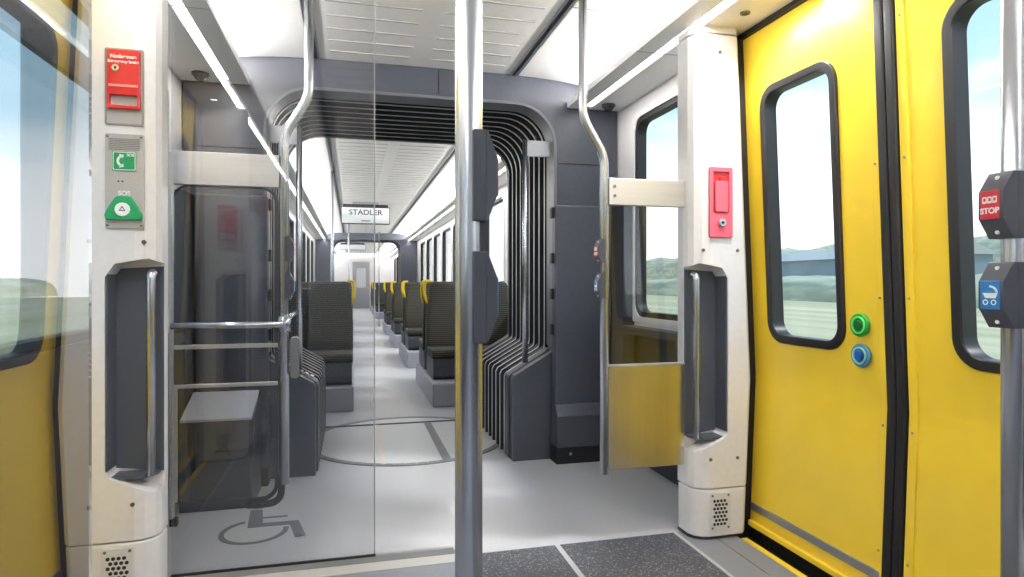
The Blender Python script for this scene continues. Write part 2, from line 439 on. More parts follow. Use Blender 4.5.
# ------------------------------------------------------------ side walls
ZB, ZT = .87, 2.115
def side_wall(side, segs, name):
    """segs: list of (y0,y1,[(wy0,wy1)...])"""
    s = 1 if side == 'right' else -1
    xa, xb = (XR, XR+.07) if s > 0 else (XL-.07, XL)
    bm = new()
    for (y0, y1, wins) in segs:
        o_ = s*.085 if y0 == 2.5 else 0
        box(bm, xa, xb, y0, y1, ZB-.0, ZB-.03); box(bm, xa+o_, xb+o_, y0, y1, -.05, ZB-.03)
        box(bm, xa, xb, y0, y1, ZT, 2.45)
        ys = [y0] + [v for w in wins for v in w] + [y1]
        for a, b in zip(ys[::2], ys[1::2]):
            if b-a > .001: box(bm, xa, xb, a, b, ZB-.03 if False else ZB, ZT)
    return struct(name, bm, M_white)
wr = side_wall('right', [(2.5, 3.9, [(2.66, 3.53)]), (3.9, Y1, [(y, y+1.15) for y in [5.55+1.3*k for k in range(8)]] + [(y, y+1.15) for y in [18.3+1.3*k for k in range(6)]]),
                         (Y0, .9, [(-2.2, -.2)])], 'wall_right')
wl = side_wall('left', [(2.5, 3.9, [(2.66, 3.53)]), (3.9, Y1, [(y, y+1.15) for y in [5.55+1.3*k for k in range(8)]] + [(y, y+1.15) for y in [18.3+1.3*k for k in range(6)]]),
                        (Y0, .9, [(-2.2, -.2)])], 'wall_left')
wn = 0
def window(side, y0, y1, z1=ZT):
    global wn; wn += 1
    s = 1 if side == 'right' else -1
    x = XR if s > 0 else XL
    w = struct('window_%d' % wn, ring(new(), rrect(y0+.0, y1-.0, ZB, z1, .002), rrect(y0+.03, y1-.03, ZB+.03, z1-.03, .09), 'X', x-s*.012, x+s*.05), M_white)
    o = obj('gasket', ring(new(), rrect(y0+.03, y1-.03, ZB+.03, z1-.03, .09), rrect(y0+.06, y1-.06, ZB+.06, z1-.06, .065), 'X', x-s*.004, x+s*.055), M_black, w)
    o = obj('window_pane', prism(new(), rrect(y0+.055, y1-.055, ZB+.055, z1-.055, .065), 'X', x+s*.050, x+s*.054), G_win, w)
for side in ('right', 'left'):
    window(side, 2.66, 3.53)
    for k in range(8): window(side, 5.55+1.3*k, 6.7+1.3*k)
    for k in range(6): window(side, 18.3+1.3*k, 19.45+1.3*k)
    window(side, -2.2, -.2)
# dark lower wall panels (windowsill consoles) beside the portal
for s, nm in ((1, 'baseboard_right'), (-1, 'baseboard_left')):
    bm = new(); x0 = CX+s*1.245; x1 = CX+s*1.28
    box(bm, CX+s*1.33, CX+s*1.37, 2.63, 3.9, .0, .80); box(bm, CX+s*1.20, CX+s*1.35, 2.63, 3.9, .80, .845)
    box(bm, x0, x1, 5.0, 16.6, 0, .8); box(bm, x0, x1, 17.6, Y1, 0, .8)
    struct(nm, bm, M_dark2, bevel=.006)
# rear part: dark lower panel and window rail that the left glass reflects
bm = new(); box(bm, XL, XL+.03, Y0, .7, 0, .9); box(bm, XR-.03, XR, Y0, .7, 0, .9)
struct('trim_3', bm, M_dark2)
bm = new(); box(bm, XL-.005, XL+.02, -2.3, .2, 1.775, 1.875); struct('trim_4', bm, M_dark2)
struct('wall_back', box(new(), XL-.1, XR+.1, Y0-.06, Y0, -.05, 2.5), M_white)
struct('wall_front', box(new(), XL-.1, XR+.1, Y1, Y1+.06, -.05, 2.5), M_white)
# roof cover so that no daylight leaks in above the ceiling
struct('ceiling_roof', box(new(), XL-.2, XR+.2, Y0-.1, Y1+.1, 2.52, 2.58), M_white)

# ------------------------------------------------------------ doors
def bulge(z):
    """how far outward the door skin stands at height z"""
    if z < .68: t = (z-.0)/.68; return 1.335 + .03*t
    t = (z-.68)/1.5; return 1.365 - .065*t
def bend(bm, s, ref):
    for v in bm.verts: v.co.x = CX + s*(bulge(v.co.z) + (v.co.x-ref))
def zdiv(bm, zs):
    for z in zs:
        bmesh.ops.bisect_plane(bm, geom=bm.verts[:]+bm.edges[:]+bm.faces[:], plane_co=(0, 0, z), plane_no=(0, 0, 1))
def leaf(s, y0, y1, wy0, wy1, nm, label, bn=False):
    t = bpy.data.objects.new(nm, None); COL.objects.link(t); t.location = (CX+s*1.36, (y0+y1)/2, .03); t['kind'] = 'structure'
    # skin: flat slab between local x=0 (inside) and .045, with a window hole, then bent
    R = rrect(wy0, wy1, .855, 1.92, .085, 8)
    bm = new(); n = 4*9
    # slab with hole: ring between a rectangle sampled like the rounded one and the hole
    def outer():
        P = []
        for i, (u, v) in enumerate(R):
            q, k = divmod(i, 9)
            cu = y1 if q in (0, 3) else y0; cv = 2.175 if q in (0, 1) else .03
            # walk along sides so that quads stay regular
            if q == 0: P.append((y1, min(v+.35*(k/8), 2.175)) if k < 4 else ((y1, 2.175) if k == 4 else (u, 2.175)))
            elif q == 1: P.append((u, 2.175) if k < 4 else ((y0, 2.175) if k == 4 else (y0, v)))
            elif q == 2: P.append((y0, v) if k < 4 else ((y0, .03) if k == 4 else (u, .03)))
            else: P.append((u, .03) if k < 4 else ((y1, .03) if k == 4 else (y1, v)))
        return P
    ring(bm, outer(), R, 'X', 0, .045)
    zdiv(bm, (.4, .66, .70, 1.1, 1.5))
    bend(bm, s, 0); o = obj('door_panel', bm, M_yel, t)
    Ro = rrect(wy0-.006, wy1+.006, .849, 1.926, .09, 8); Ri = rrect(wy0+.028, wy1-.028, .883, 1.892, .062, 8)
    bm = ring(new(), Ro, Ri, 'X', -.012, .05); zdiv(bm, (1.1, 1.3, 1.5, 1.7)); bend(bm, s, 0); obj('window_gasket', bm, M_gasket, t, bevel=.006)
    bm = prism(new(), rrect(wy0+.02, wy1-.02, .876, 1.90, .062, 8), 'X', .034, .038); zdiv(bm, (1.1, 1.3, 1.5, 1.7)); bend(bm, s, 0)
    obj('window_pane', bm, G_win, t)
    bm = box(new(), -.008, .002, y0+.01, y1-.01, .098, .13); bend(bm, s, 0); obj('kick_strip', bm, M_alu, t, bevel=.002)
    bm = box(new(), -.02, .0, y0+.01, y1-.01, .03, .055); bend(bm, s, 0); obj('lower_lip', bm, M_yel, t, bevel=.004)
    return t
dn = 0
for s in (1, -1):
    for (y0, y1, a, b) in ((1.735, 2.455, 1.918, 2.34), (.935, 1.655, 1.06, 1.485)):
        dn += 1
        d = leaf(s, y0, y1, a, b, 'door_%d' % dn, '')
        # rubber edge seal and the screwed closing lip
        ys = (1.695, 1.735) if y0 > 1.7 else (1.655, 1.695)
        bm = box(new(), -.014, .05, ys[0]+.002, ys[1]-.001, .02, 2.175); zdiv(bm, (.4, .68, 1.2, 1.7)); bend(bm, s, 0)
        obj('edge_seal', bm, M_black, d, bevel=.008)
        yl = (1.737, 1.765) if y0 > 1.7 else (1.62, 1.652)
        bm = box(new(), -.006, .002, yl[0], yl[1], .10, 2.17); zdiv(bm, (.4, .68, 1.2, 1.7)); bend(bm, s, 0)
        lp = obj('closing_lip', bm, M_yel, d, bevel=.002)
        screws([(CX+s*(bulge(z)-.009), (yl[0]+yl[1])/2, z, .004, 'X', .004) for z in (.2, .62, 1.05, 1.5, 1.95)], 'screw', M_alu, lp)
        if y0 > 1.7:
            for (z, mb, mc, lab) in ((.953, M_green2, mat('button_green_dark', (10, 96, 40), .3), 'green push button'), (.846, M_blue2, mat('button_blue_core', (20, 84, 160), .3), 'blue push button')):
                x = CX+s*(bulge(z)-.002); yb = 1.838
                bt = obj('push_button', disc(new(), x, yb, z, .042, 'X', -s*.014, 32), mb, d, bevel=.005); bt['label'] = lab
                P = [(yb+.031*math.cos(2*PI*k/32), z+.031*math.sin(2*PI*k/32)) for k in range(32)]
                Q = [(yb+.025*math.cos(2*PI*k/32), z+.025*math.sin(2*PI*k/32)) for k in range(32)]
                obj('light_ring', ring(new(), P, Q, 'X', x-s*.013, x-s*.018), mat('ring_'+lab.split()[0], (110, 220, 120) if 'green' in lab else (130, 190, 200), .3), bt)
                obj('button_core', disc(new(), x-s*.012, yb, z, .017, 'X', -s*.010, 24), mc, bt, bevel=.003)
    # frame above and at the ends of the doorway
    bm = new(); box(bm, CX+s*1.285, CX+s*1.40, .93, 2.47, 2.178, 2.30)
    box(bm, CX+s*1.30, CX+s*1.46, .905, .932, -.05, 2.3); box(bm, CX+s*1.285, CX+s*1.46, 2.458, 2.5, -.05, 2.3)
    struct('trim_%d' % (5 if s > 0 else 6), bm, M_black)

# ------------------------------------------------------------ pillars
def pillar(s, front, yb, label_base):
    """column beside the doorway; front = y of the face with the fittings, yb = back"""
    d = 1 if yb > front else -1
    def X(v): return CX+s*v
    xi = 1.03
    root = struct('pillar', new(), M_pillar)
    def sect(z):
        o = bulge(z) - (.053 if s > 0 else .03)
        return [(X(xi), yb), (X(xi), front+d*.06), (X(xi+.012), front+d*.03), (X(xi+.04), front+d*.008), (X(xi+.07), front), (X(o-.02), front), (X(o), front+d*.02), (X(o), yb)]
    def loft(zs):
        bm = new(); L = [[bm.verts.new((x, y, z)) for x, y in sect(z)] for z in zs]
        for a, b in zip(L, L[1:]):
            for i in range(len(a)): bm.faces.new((a[i], a[(i+1) % len(a)], b[(i+1) % len(a)], b[i]))
        bm.faces.new(L[0]); bm.faces.new(L[-1]); return bm
    bpy.data.objects.remove(root)
    root = obj('pillar', loft([.222, .45, .68, 1.0, 1.4, 1.8, 2.165]), M_pillar, kind='structure')
    # recess: outline in the front plane
    P = [(X(.985), .40), (X(1.045), .375), (X(1.175), .435), (X(1.19), .455), (X(1.19), 1.12), (X(1.16), 1.165), (X(1.06), 1.185), (X(.985), 1.15)]
    y_a, y_b = sorted((front-d*.05, front+d*.095))
    bm = prism(new(), P, 'Y', y_a, y_b)
    cut(root, bm)
    # foot and top cap
    bm = loft([.012, .216]); obj('foot', bm, M_pillar, root, bevel=.008)
    bm = loft([.0, .012])
    for v in bm.verts: v.co.x = X(0) + (v.co.x-X(0))*1.0; v.co.y = yb + (v.co.y-yb)*.93
    obj('plinth', bm, M_dark2, root)
    bm = loft([2.172, 2.2]); obj('top_cap', bm, M_pillar, root)
    # dark liner
    P2 = [(X(1.032), .43), (X(1.184), .45), (X(1.184), 1.15), (X(1.032), 1.16)]
    ya, yc = front+d*.0905, front+d*.094
    li = obj('recess_liner', prism(new(), P2, 'Y', ya, yc), M_recess, root)
    bm = new(); xa, xb_ = sorted((X(1.1835), X(1.1895))); box(bm, xa, xb_, *sorted((front+d*.006, front+d*.092)), .46, 1.13)
    prism(bm, [(X(a), front+d*b) for a, b in ((1.042, .068), (1.062, .036), (1.082, .02), (1.186, .02), (1.186, .092), (1.042, .092))], 'Z', .425, .437)
    obj('recess_side', bm, M_recess, root)
    # rail inside the recess corner
    rx, ry = X(1.058), front+d*.034
    bm = tube(new(), fillet([(rx, ry+d*.045, 1.135), (rx, ry, 1.135), (rx, ry, .43)], .03), .0145, 16); obj('grab_rail', bm, M_metal, root)
    # screws
    screws([(X(v), front-d*.003, z, .0075, 'Y', d*.006) for (v, z) in ((1.105, .345), (1.235, .345), (1.235, 1.24), (1.07, 1.24), (1.15, 2.09))], 'screw', M_screw, root)
    # vent plate
    bm = new(); v0, v1 = sorted((X(1.10), X(1.20))); obj('vent_plate', prism(new(), rrect(v0, v1, .04, .2, .006), 'Y', front-d*.004, front+d*.002), mat('vent_white', (222, 221, 222), .45), root)
    bm = new()
    for r in range(7):
        for c in range(4):
            x = v0+.025+.0165*c+(.004 if r % 2 else -.004); z = .068+.0165*r
            Pm = [(x+.0068*math.cos(PI/3*k+PI/6), z+.0068*math.sin(PI/3*k+PI/6)) for k in range(6)]
            prism(bm, Pm, 'Y', front-d*.0052, front)
    obj('vent_holes', bm, M_ink, root)
    screws([(x, front-d*.006, z, .005, 'Y', d*.004) for x in (v0+.012, v1-.012) for z in (.052, .19)], 'screw', M_screw, root)
    return root
pillar(1, 2.40, 2.545, '')
pillar(-1, 2.40, 2.535, '')
pillar(1, .90, .70, '')
pillar(-1, .90, .70, '')

# red holder on the right pillar
t = thing('emergency_pull', 'pink and red emergency handle holder with keyhole on the white right pillar', 'emergency handle', (1.53, 2.4, 1.3))
f0 = 2.4
obj('backplate', ring(new(), rrect(1.475, 1.585, 1.295, 1.595, .006), rrect(1.492, 1.568, 1.40, 1.575, .004), 'Y', f0-.012, f0-.0), M_pink, t, bevel=.003)
obj('recess', box(new(), 1.492, 1.568, f0-.003, f0-.001, 1.40, 1.575), M_red, t)
obj('pull_grip', prism(new(), rrect(1.498, 1.560, 1.402, 1.535, .006), 'Y', f0-.02, f0-.004), M_pink, t, bevel=.004)
obj('grip_neck', box(new(), 1.525, 1.548, f0-.012, f0-.004, 1.53, 1.556), M_red, t, bevel=.002)
lk = obj('lock', disc(new(), 1.53, f0-.024, 1.357, .017, 'Y', .014, 24), M_metal, t, bevel=.002)
obj('keyhole', disc(new(), 1.53, f0-.0255, 1.357, .006, 'Y', .002, 12), M_black, lk)

# left pillar: alarm box and SOS panel
def red_box(x0, x1, y, z0, z1, d, label):
    t = thing('emergency_brake_box', label, 'emergency brake', ((x0+x1)/2, y, z0))
    fr = obj('frame', ring(new(), rrect(x0, x1, z0, z1, .006), rrect(x0+.006, x1-.006, z0+.006, z1-.006, .005), 'Y', y-d*.004, y), mat('frame_grey', (150, 145, 142), .4), t)
    obj('well', box(new(), x0+.006, x1-.006, *sorted((y-d*.0005, y-d*.002)), z0+.006, z1-.006), mat('well_grey', (186, 182, 182), .4), t)
    zc = z0+(z1-z0)*.22
    # red handle bow with a slot
    h = z1-.01-zc
    obj('pull_handle', ring(new(), rrect(x0+.010, x1-.008, zc-.004, z1-.008, .008), rrect(x0+.018, x1-.016, zc+.008, zc+h*.22, .004), 'Y', y-d*.018, y-d*.004), M_red, t, bevel=.002)
    obj('ledge_line', box(new(), x0+.016, x1-.014, *sorted((y-d*.0205, y-d*.017)), zc+h*.36, zc+h*.40), mat('pale_red', (240, 150, 145), .4), t)
    lk = obj('lock', disc(new(), x0+(x1-x0)*.32, y-d*.018, zc+h*.68, .011, 'Y', -d*.006, 20), M_metal, t)
    obj('keyhole', disc(new(), x0+(x1-x0)*.32, y-d*.024, zc+h*.68, .004, 'Y', -d*.001, 12), M_black, lk)
    mt = face_y((x0+x1)/2+.002, y-d*.0195, z1-.032) if d > 0 else Matrix.Translation(((x0+x1)/2, y-d*.0195, z1-.032)) @ Matrix.Rotation(PI, 4, 'Z') @ Matrix.Rotation(PI/2, 4, 'X')
    text('Notbremse', .017, mt, M_txt, t, bold=.0005)
    mt2 = mt.copy(); mt2.translation.z -= .017
    text('Emergency brake', .0135, mt2, M_txt, t, bold=.0004)
    return t
red_box(-.808, -.690, 2.4, 1.635, 1.895, 1, 'red emergency brake box with white lettering at top of the left white pillar')
red_box(-.80, -.685, .90, 1.30, 1.58, -1, 'red emergency brake box on the left pillar nearest the camera')
t = thing('emergency_intercom', 'grey intercom panel with green phone sign and green SOS button on the left pillar', 'intercom', (-.745, 2.4, 1.29))
x0, x1, z0, z1 = -.806, -.688, 1.285, 1.605
obj('panel', prism(new(), rrect(x0, x1, z0, z1, .005), 'Y', 2.392, 2.4), mat('intercom_grey', (182, 179, 178), .4, .1, noise=.06, nscale=300), t, bevel=.0015)
bm = new()
for k in range(7): box(bm, x0+.012, x1-.012, 2.3905, 2.3925, z1-.018-.006*k, z1-.0165-.006*k)
obj('speaker_slots', bm, mat('slot_grey', (128, 126, 125), .5), t)
obj('sign_plate', box(new(), -.783, -.711, 2.389, 2.392, 1.48, 1.545), M_green, t)
obj('sign_border', ring(new(), rrect(-.781, -.713, 1.482, 1.543, .002), rrect(-.779, -.715, 1.484, 1.541, .002), 'Y', 2.3882, 2.3892), M_txt, t)
bm = new(); c = (-.748, 1.513)     # handset: arc with two pads
P = [(c[0]+.022*math.cos(a), c[1]+.022*math.sin(a)) for a in [math.radians(115+130*k/12) for k in range(13)]]
Q = [(c[0]+.0145*math.cos(a), c[1]+.0145*math.sin(a)) for a in [math.radians(115+130*k/12) for k in range(13)]]
ring(bm, P, Q, 'Y', 2.3880, 2.3891, closed=False)
for a in (1, -1): prism(bm, [(-.762, c[1]+a*.023), (-.748, c[1]+a*.020), (-.750, c[1]+a*.010), (-.760, c[1]+a*.013)], 'Y', 2.3880, 2.3891)
obj('handset_symbol', bm, M_txt, t)
text('SOS', .013, face_y(-.728, 2.3885, 1.533), M_txt, t, bold=.0003)
bm = new(); [disc(bm, -.765+.012*k, 2.3905, 1.444, .003, 'Y', .002, 10) for k in range(2)]; obj('indicator_dots', bm, M_ink, t)
P = [(-.800, 1.312), (-.694, 1.312), (-.690, 1.33), (-.700, 1.352), (-.716, 1.378), (-.726, 1.392), (-.768, 1.392), (-.778, 1.378), (-.794, 1.352), (-.804, 1.33)]
bs = obj('button_housing', prism(new(), P, 'Y', 2.374, 2.392), M_green, t, bevel=.005)
sb = obj('sos_button', disc(new(), -.747, 2.368, 1.347, .023, 'Y', .008, 28), M_txt, t, bevel=.002)
bm = ring(new(), [(-.747, 1.359), (-.757, 1.342), (-.737, 1.342)], [(-.747, 1.354), (-.753, 1.345), (-.741, 1.345)], 'Y', 2.3672, 2.3684)
obj('bell_symbol', bm, M_ink, sb)
text('SOS', .022, face_y(-.747, 2.389, 1.403), M_txt, t, bold=.0006)
screws([(x, 2.3895, z, .004, 'Y', .003) for x in (x0+.008, x1-.008) for z in (z0+.01, z1-.01)], 'screw', M_screw, t)

# ------------------------------------------------------------ draft screens with bent poles
def stop_box(name, px, py, zb, zt, sx, lab_m, parent=None, label='', icon='stop', hb=None, w=.052, dep=.042):
    """request button box clipped on a pole; sx = side the face looks to (+1/-1)"""
    t = thing('stop_button' if icon == 'stop' else 'pram_button', label, 'request button', (px, py, zb))
    x = px + sx*.003
    h = zt-zb; c = .3*h
    P = [(x, zb), (x+sx*max(dep*.52, .0205), zb), (x+sx*dep, zb+c), (x+sx*dep, zt-c), (x+sx*max(dep*.52, .0205), zt), (x, zt)]
    r0 = .0215
    P = [(px+sx*r0 if abs(a-x) < 1e-6 else a, b) for a, b in P]
    bm = prism(new(), P, 'Y', py-w/2, py+w/2)
    for yc in (py-w/2, py+w/2-.0045): box(bm, *sorted((x, px+sx*r0)), yc, yc+.0045, zb, zt)
    obj('housing', bm, M_dark, t, bevel=.0015)
    xf = px+sx*(.003+dep)
    obj('label_plate', box(new(), *sorted((xf-sx*.0005, xf+sx*.002)), py-w/2+.006, py+w/2-.006, zb+c-.002, zt-c+.002), lab_m, t, bevel=.001)
    screws([(px+sx*(.003+dep*.62), py, z, .004, 'X', sx*.005) for z in (zb+.012, zt-.012)], 'screw', M_txt, t)
    fm = face_negx if sx < 0 else face_posx
    xm = xf+sx*.0022; zc = (zb+zt)/2
    if icon == 'stop':
        text('STOP', .0155, fm(xm, py, zc-.012), M_txt, t, bold=.0006)
        bm = new(); D = -1 if sx < 0 else 1
        for k in (-1, 0, 1):
            a, b = sorted((xm, xm+sx*.0006)); yy = py+k*.010
            ring(bm, rrect(yy-.0045, yy+.0045, zc+.003, zc+.016, .002, 3), rrect(yy-.0025, yy+.0025, zc+.007, zc+.0135, .001, 3), 'X', a, b)
        obj('bus_symbol', bm, M_txt, t)
    else:
        bm = new(); a, b = sorted((xm, xm+sx*.0006))
        f = -1 if sx < 0 else 1     # screen-right direction is -Y*f...
        Pm = [(py+.014*f*-1, zc+.004), (py-.016*f*-1, zc+.004), (py-.012*f*-1, zc-.006), (py+.008*f*-1, zc-.006)]
        prism(bm, Pm, 'X', a, b)
        ring(bm, [(py+.016*math.cos(q), zc+.005+.014*math.sin(q)) for q in [PI*.5*k/6+(PI/2 if f < 0 else 0) for k in range(7)]],
             [(py+.012*math.cos(q), zc+.005+.010*math.sin(q)) for q in [PI*.5*k/6+(PI/2 if f < 0 else 0) for k in range(7)]], 'X', a, b, closed=False)
        for yy in (-.008, .008):
            ring(bm, [(py+yy+.0055*math.cos(2*PI*k/14), zc-.014+.0055*math.sin(2*PI*k/14)) for k in range(14)],
                 [(py+yy+.0035*math.cos(2*PI*k/14), zc-.014+.0035*math.sin(2*PI*k/14)) for k in range(14)], 'X', a, b)
        obj('pram_symbol', bm, M_txt, t)
    return t

# right draft screen
YS = 2.50
t = thing('draft_screen', 'glass draft screen with polished steel lower panel and bent pole beside the right pillar', 'draft screen', (1.04, YS, .3))
bm = tube(new(), fillet([(.943, YS, 2.37), (.943, YS, 1.80), (1.04, YS, 1.64), (1.04, YS, .29)], .045, 6), .0185, 20); obj('bent_pole', bm, M_metal, t)
obj('upper_plate', prism(new(), rrect(1.055, 1.412, 1.432, 1.546, .004), 'Y', YS-.018, YS+.012), M_plate, t, bevel=.002)
screws([(1.08, YS-.021, z, .007, 'Y', .004) for z in (1.51, 1.47)], 'screw', M_screw, t)
obj('glass_pane', box(new(), 1.055, 1.41, YS-.003, YS+.003, .752, 1.432), G_pane, t)
obj('lower_panel', prism(new(), rrect(1.053, 1.412, .305, .744, .006), 'Y', YS-.012, YS+.010), M_panel, t, bevel=.003)
obj('panel_edge', box(new(), 1.053, 1.412, YS-.013, YS+.011, .7445, .752), M_plate, t)
stop_box('s', 1.04, 2.50, 1.185, 1.285, -1, M_red2, label='small red stop button box clipped high on the bent right pole', icon='stop', w=.05, dep=.034)
stop_box('s', 1.04, 2.50, 1.035, 1.140, -1, M_blue, label='small blue pram button box clipped on the bent right pole', icon='pram', w=.05, dep=.034)

# left draft screen
YL = 2.66
t = thing('draft_screen', 'glass draft screen with horizontal rail and bent pole beside the left SOS pillar', 'draft screen', (-.26, YL, .23))
bm = tube(new(), fillet([(-.168, YL, 2.38), (-.168, YL, 1.85), (-.262, YL, 1.69), (-.262, YL, .30)], .045, 6), .0185, 20); obj('bent_pole', bm, M_metal, t)
obj('upper_plate', prism(new(), rrect(-.668, -.28, 1.478, 1.605, .004), 'Y', YL-.018, YL+.012), M_plate, t, bevel=.002)
obj('glass_pane', prism(new(), rrect(-.668, -.283, .24, 1.478, .05), 'Y', YL-.003, YL+.003), G_pane, t)
obj('pane_edge', ring(new(), rrect(-.668, -.283, .24, 1.478, .06), rrect(-.660, -.297, .254, 1.47, .05), 'Y', YL-.0045, YL+.0045), M_dark2, t)
obj('corner_guard', tube(new(), fillet([(-.272, YL, .34), (-.272, YL, .225), (-.40, YL, .225)], .07, 6), .014, 14), M_dark2, t)
bm = tube(new(), [(-.665, YL-.03, .936), (-.262, YL-.03, .936)], .013, 14); obj('cross_rail', bm, M_metal, t)
bm = tube(new(), [(-.262, YL, .905), (-.262, YL, .968)], .026, 18); obj('rail_clamp', bm, M_metal, t)
bm = tube(new(), [(-.262, YL, .95), (-.215, YL+.05, .985)], .010, 12); obj('clamp_hook', bm, M_metal, t)
bm = new(); box(bm, -.662, -.285, YL-.008, YL-.0045, .845, .862); obj('pane_strip', bm, M_plate, t, bevel=.001)
bm = new(); box(bm, -.662, -.285, YL-.012, YL-.0045, .695, .71); box(bm, -.662, -.647, YL-.012, YL-.0045, .26, .70); obj('lower_frame', bm, M_plate, t, bevel=.002)
obj('side_post', box(new(), -.676, -.661, YL-.02, YL+.01, .20, 1.6), M_plate, t, bevel=.003)
obj('post_foot', box(new(), -.674, -.648, YL-.015, YL+.01, .17, .20), M_black, t)
obj('edge_guard', prism(new(), rrect(-.238, -.205, .72, .885, .012), 'Y', YL-.015, YL+.012), M_alu, t, bevel=.003)
stop_box('s', -.262, 2.66, 1.185, 1.285, 1, M_red2, label='small stop button box high on the bent left pole', icon='stop', w=.05, dep=.034)
stop_box('s', -.262, 2.66, 1.035, 1.140, 1, M_blue, label='small pram button box low on the bent left pole', icon='pram', w=.05, dep=.034)

# wide glass screen across the left half of the vestibule
YG = 2.545
t = thing('glass_partition', 'tall clear glass partition between the left pillar and the aisle', 'glass partition', (-.28, YG, 0))
obj('glass_pane', box(new(), -.64, .083, YG-.004, YG+.004, .03, 2.345), G_pane, t)
obj('pane_edge', box(new(), .0835, .0885, YG-.004, YG+.004, .03, 2.345), mat('glass_edge', (150, 156, 156), .2), t)
obj('floor_rail', box(new(), -.64, .40, YG-.012, YG+.012, .001, .028), M_alu, t, bevel=.003)
obj('rail_seal', box(new(), -.64, .09, YG-.015, YG-.006, .026, .034), M_black, t)
obj('head_rail', box(new(), CX-.56, .42, YG-.03, YG+.03, 2.345, 2.379), M_black, t, bevel=.003)

# glass screen nearest the camera at left
t = thing('windscreen', 'bright reflecting glass screen in front of the left yellow door', 'glass screen', (-.6, .78, .1))
obj('glass_pane', box(new(), -.636, -.277, .776, .784, .1, 2.19), G_near, t)
obj('lower_clip', box(new(), -.636, -.52, .768, .792, .08, .13), M_alu, t)
obj('clip_bracket', box(new(), -.636, -.54, .768, .792, .0, .078), M_dark2, t)

# ------------------------------------------------------------ floor-to-ceiling poles
def pole(x, y, label):
    t = thing('grab_pole', label, 'grab pole', (x, y, 0))
    obj('pole_tube', tube(new(), [(x, y, .0), (x, y, 2.38)], .0205, 32), M_metal, t)
    obj('floor_flange', disc(new(), x, y, 0, .045, 'Z', .012, 32), M_metal, t, bevel=.003)
    obj('ceiling_flange', disc(new(), x, y, 2.368, .045, 'Z', .012, 32), M_metal, t, bevel=.003)
    return t
pole(.1675, .92, 'thick steel grab pole standing in the middle of the picture')
pole(1.262, .959, 'steel grab pole at the right edge carrying the legible STOP button')
stop_box('s', .1675, .92, 1.190, 1.323, 1, M_red2, label='dark button housing seen side-on, upper of two on the central pole', icon='stop', w=.05, dep=.036)
stop_box('s', .1675, .92, 1.012, 1.146, 1, M_blue, label='dark button housing seen side-on, lower of two on the central pole', icon='pram', w=.05, dep=.036)
stop_box('s', 1.262, .959, 1.187, 1.317, -1, M_red2, label='red STOP button box, upper of two on the right edge pole', icon='stop', w=.05, dep=.055)
stop_box('s', 1.262, .959, 1.012, 1.141, -1, M_blue, label='blue pram button box, lower of two on the right edge pole', icon='pram', w=.05, dep=.055)
tag(obj('bracket', box(new(), .182, .190, .905, .935, 1.146, 1.190), M_dark2), 'short dark link plate between the two housings on the central pole', 'bracket')

# ------------------------------------------------------------ gangway
def bell_profile(off=0, n=8):
    """open outline from right floor, over the top, to left floor; off = outward offset"""
    b, w, zt, r = .57+off, .84+off, 2.195+off, .24+off
    R = [(b, 0), (b, .50+off*.2), (b+.012, .525+off*.3)]
    R += [(w-.03, .655+off*.5), (w-.005, .672+off*.5), (w, .70)]
    for k in range(n+1):
        a = PI/2*k/n; R.append((w-r+r*math.cos(a), zt-r+r*math.sin(a)))
    Lf = [(-x, z) for x, z in R[::-1]]
    return [(CX+x, z) for x, z in R + Lf]
def bellows(y0, y1, n, label):
    bm = new(); p = (y1-y0)/n; rings = []
    for i in range(n):
        y = y0+p*i
        rings += [(y, .0, 1), (y+p*.22, .0, 0), (y+p*.30, .05, 0), (y+p*.92, .05, 0)]
    rings.append((y1, .0, 1))
    L = [[bm.verts.new((x, y, z)) for x, z in bell_profile(off)] for y, off, _ in rings]
    for (a, b, r) in zip(L, L[1:], rings):
        for i in range(len(a)-1):
            f = bm.faces.new((a[i], a[i+1], b[i+1], b[i])); f.material_index = 1 if r[2] else 0
    o = obj('gangway_bellows', bm, [M_bell, M_rim], base=(CX, y0, 0)); tag(o, label, 'bellows')
    for poly in o.data.polygons: poly.use_smooth = False
    return o
def portal_ring(bm, y0, y1, off_out=None):
    P = bell_profile(0.012)
    # outer outline sampled to match
    O = []
    n = len(P)
    for i, (x, z) in enumerate(P):
        dx = x-CX
        if i < 7 or i >= n-7: O.append((CX+(1.27 if dx > 0 else -1.27), min(z, 2.2) if i not in (0, n-1) else 0))
        else: O.append((CX+dx*1.0 if abs(dx) < .6 else CX+math.copysign(1.27, dx), 2.49 if abs(dx) <= .75 else 2.49))
    ring(bm, O, P, 'Y', y0, y1, closed=False)
    return bm
def bell_area(bm, y0, y1):
    portal_ring(bm, y0, y1)
bm = new(); portal_ring(bm, 3.76, 3.90); fr = struct('trim_7', bm, M_dark)
bm = new()
P = [p for p in bell_profile(.02)]; Q = [p for p in bell_profile(.0)]
ring(bm, P[5:-5], Q[5:-5], 'Y', 3.742, 3.90, closed=False); obj('inner_lip', bm, mat('lip_grey', (98, 100, 108), .4), fr, bevel=.004)
bm = new(); box(bm, CX+.875, CX+1.2, 3.757, 3.761, 1.848, 1.853); box(bm, CX-1.2, CX-.875, 3.757, 3.761, 1.848, 1.853)
box(bm, CX+.12, CX+.124, 3.757, 3.761, 2.23, 2.38)
obj('panel_joint', bm, M_black, fr)
bellows(3.932, 4.90, 8, 'black corrugated gangway bellows with pale rims around the near passage')
bm = new(); portal_ring(bm, 4.90, 5.0); struct('trim_8', bm, M_dark2)
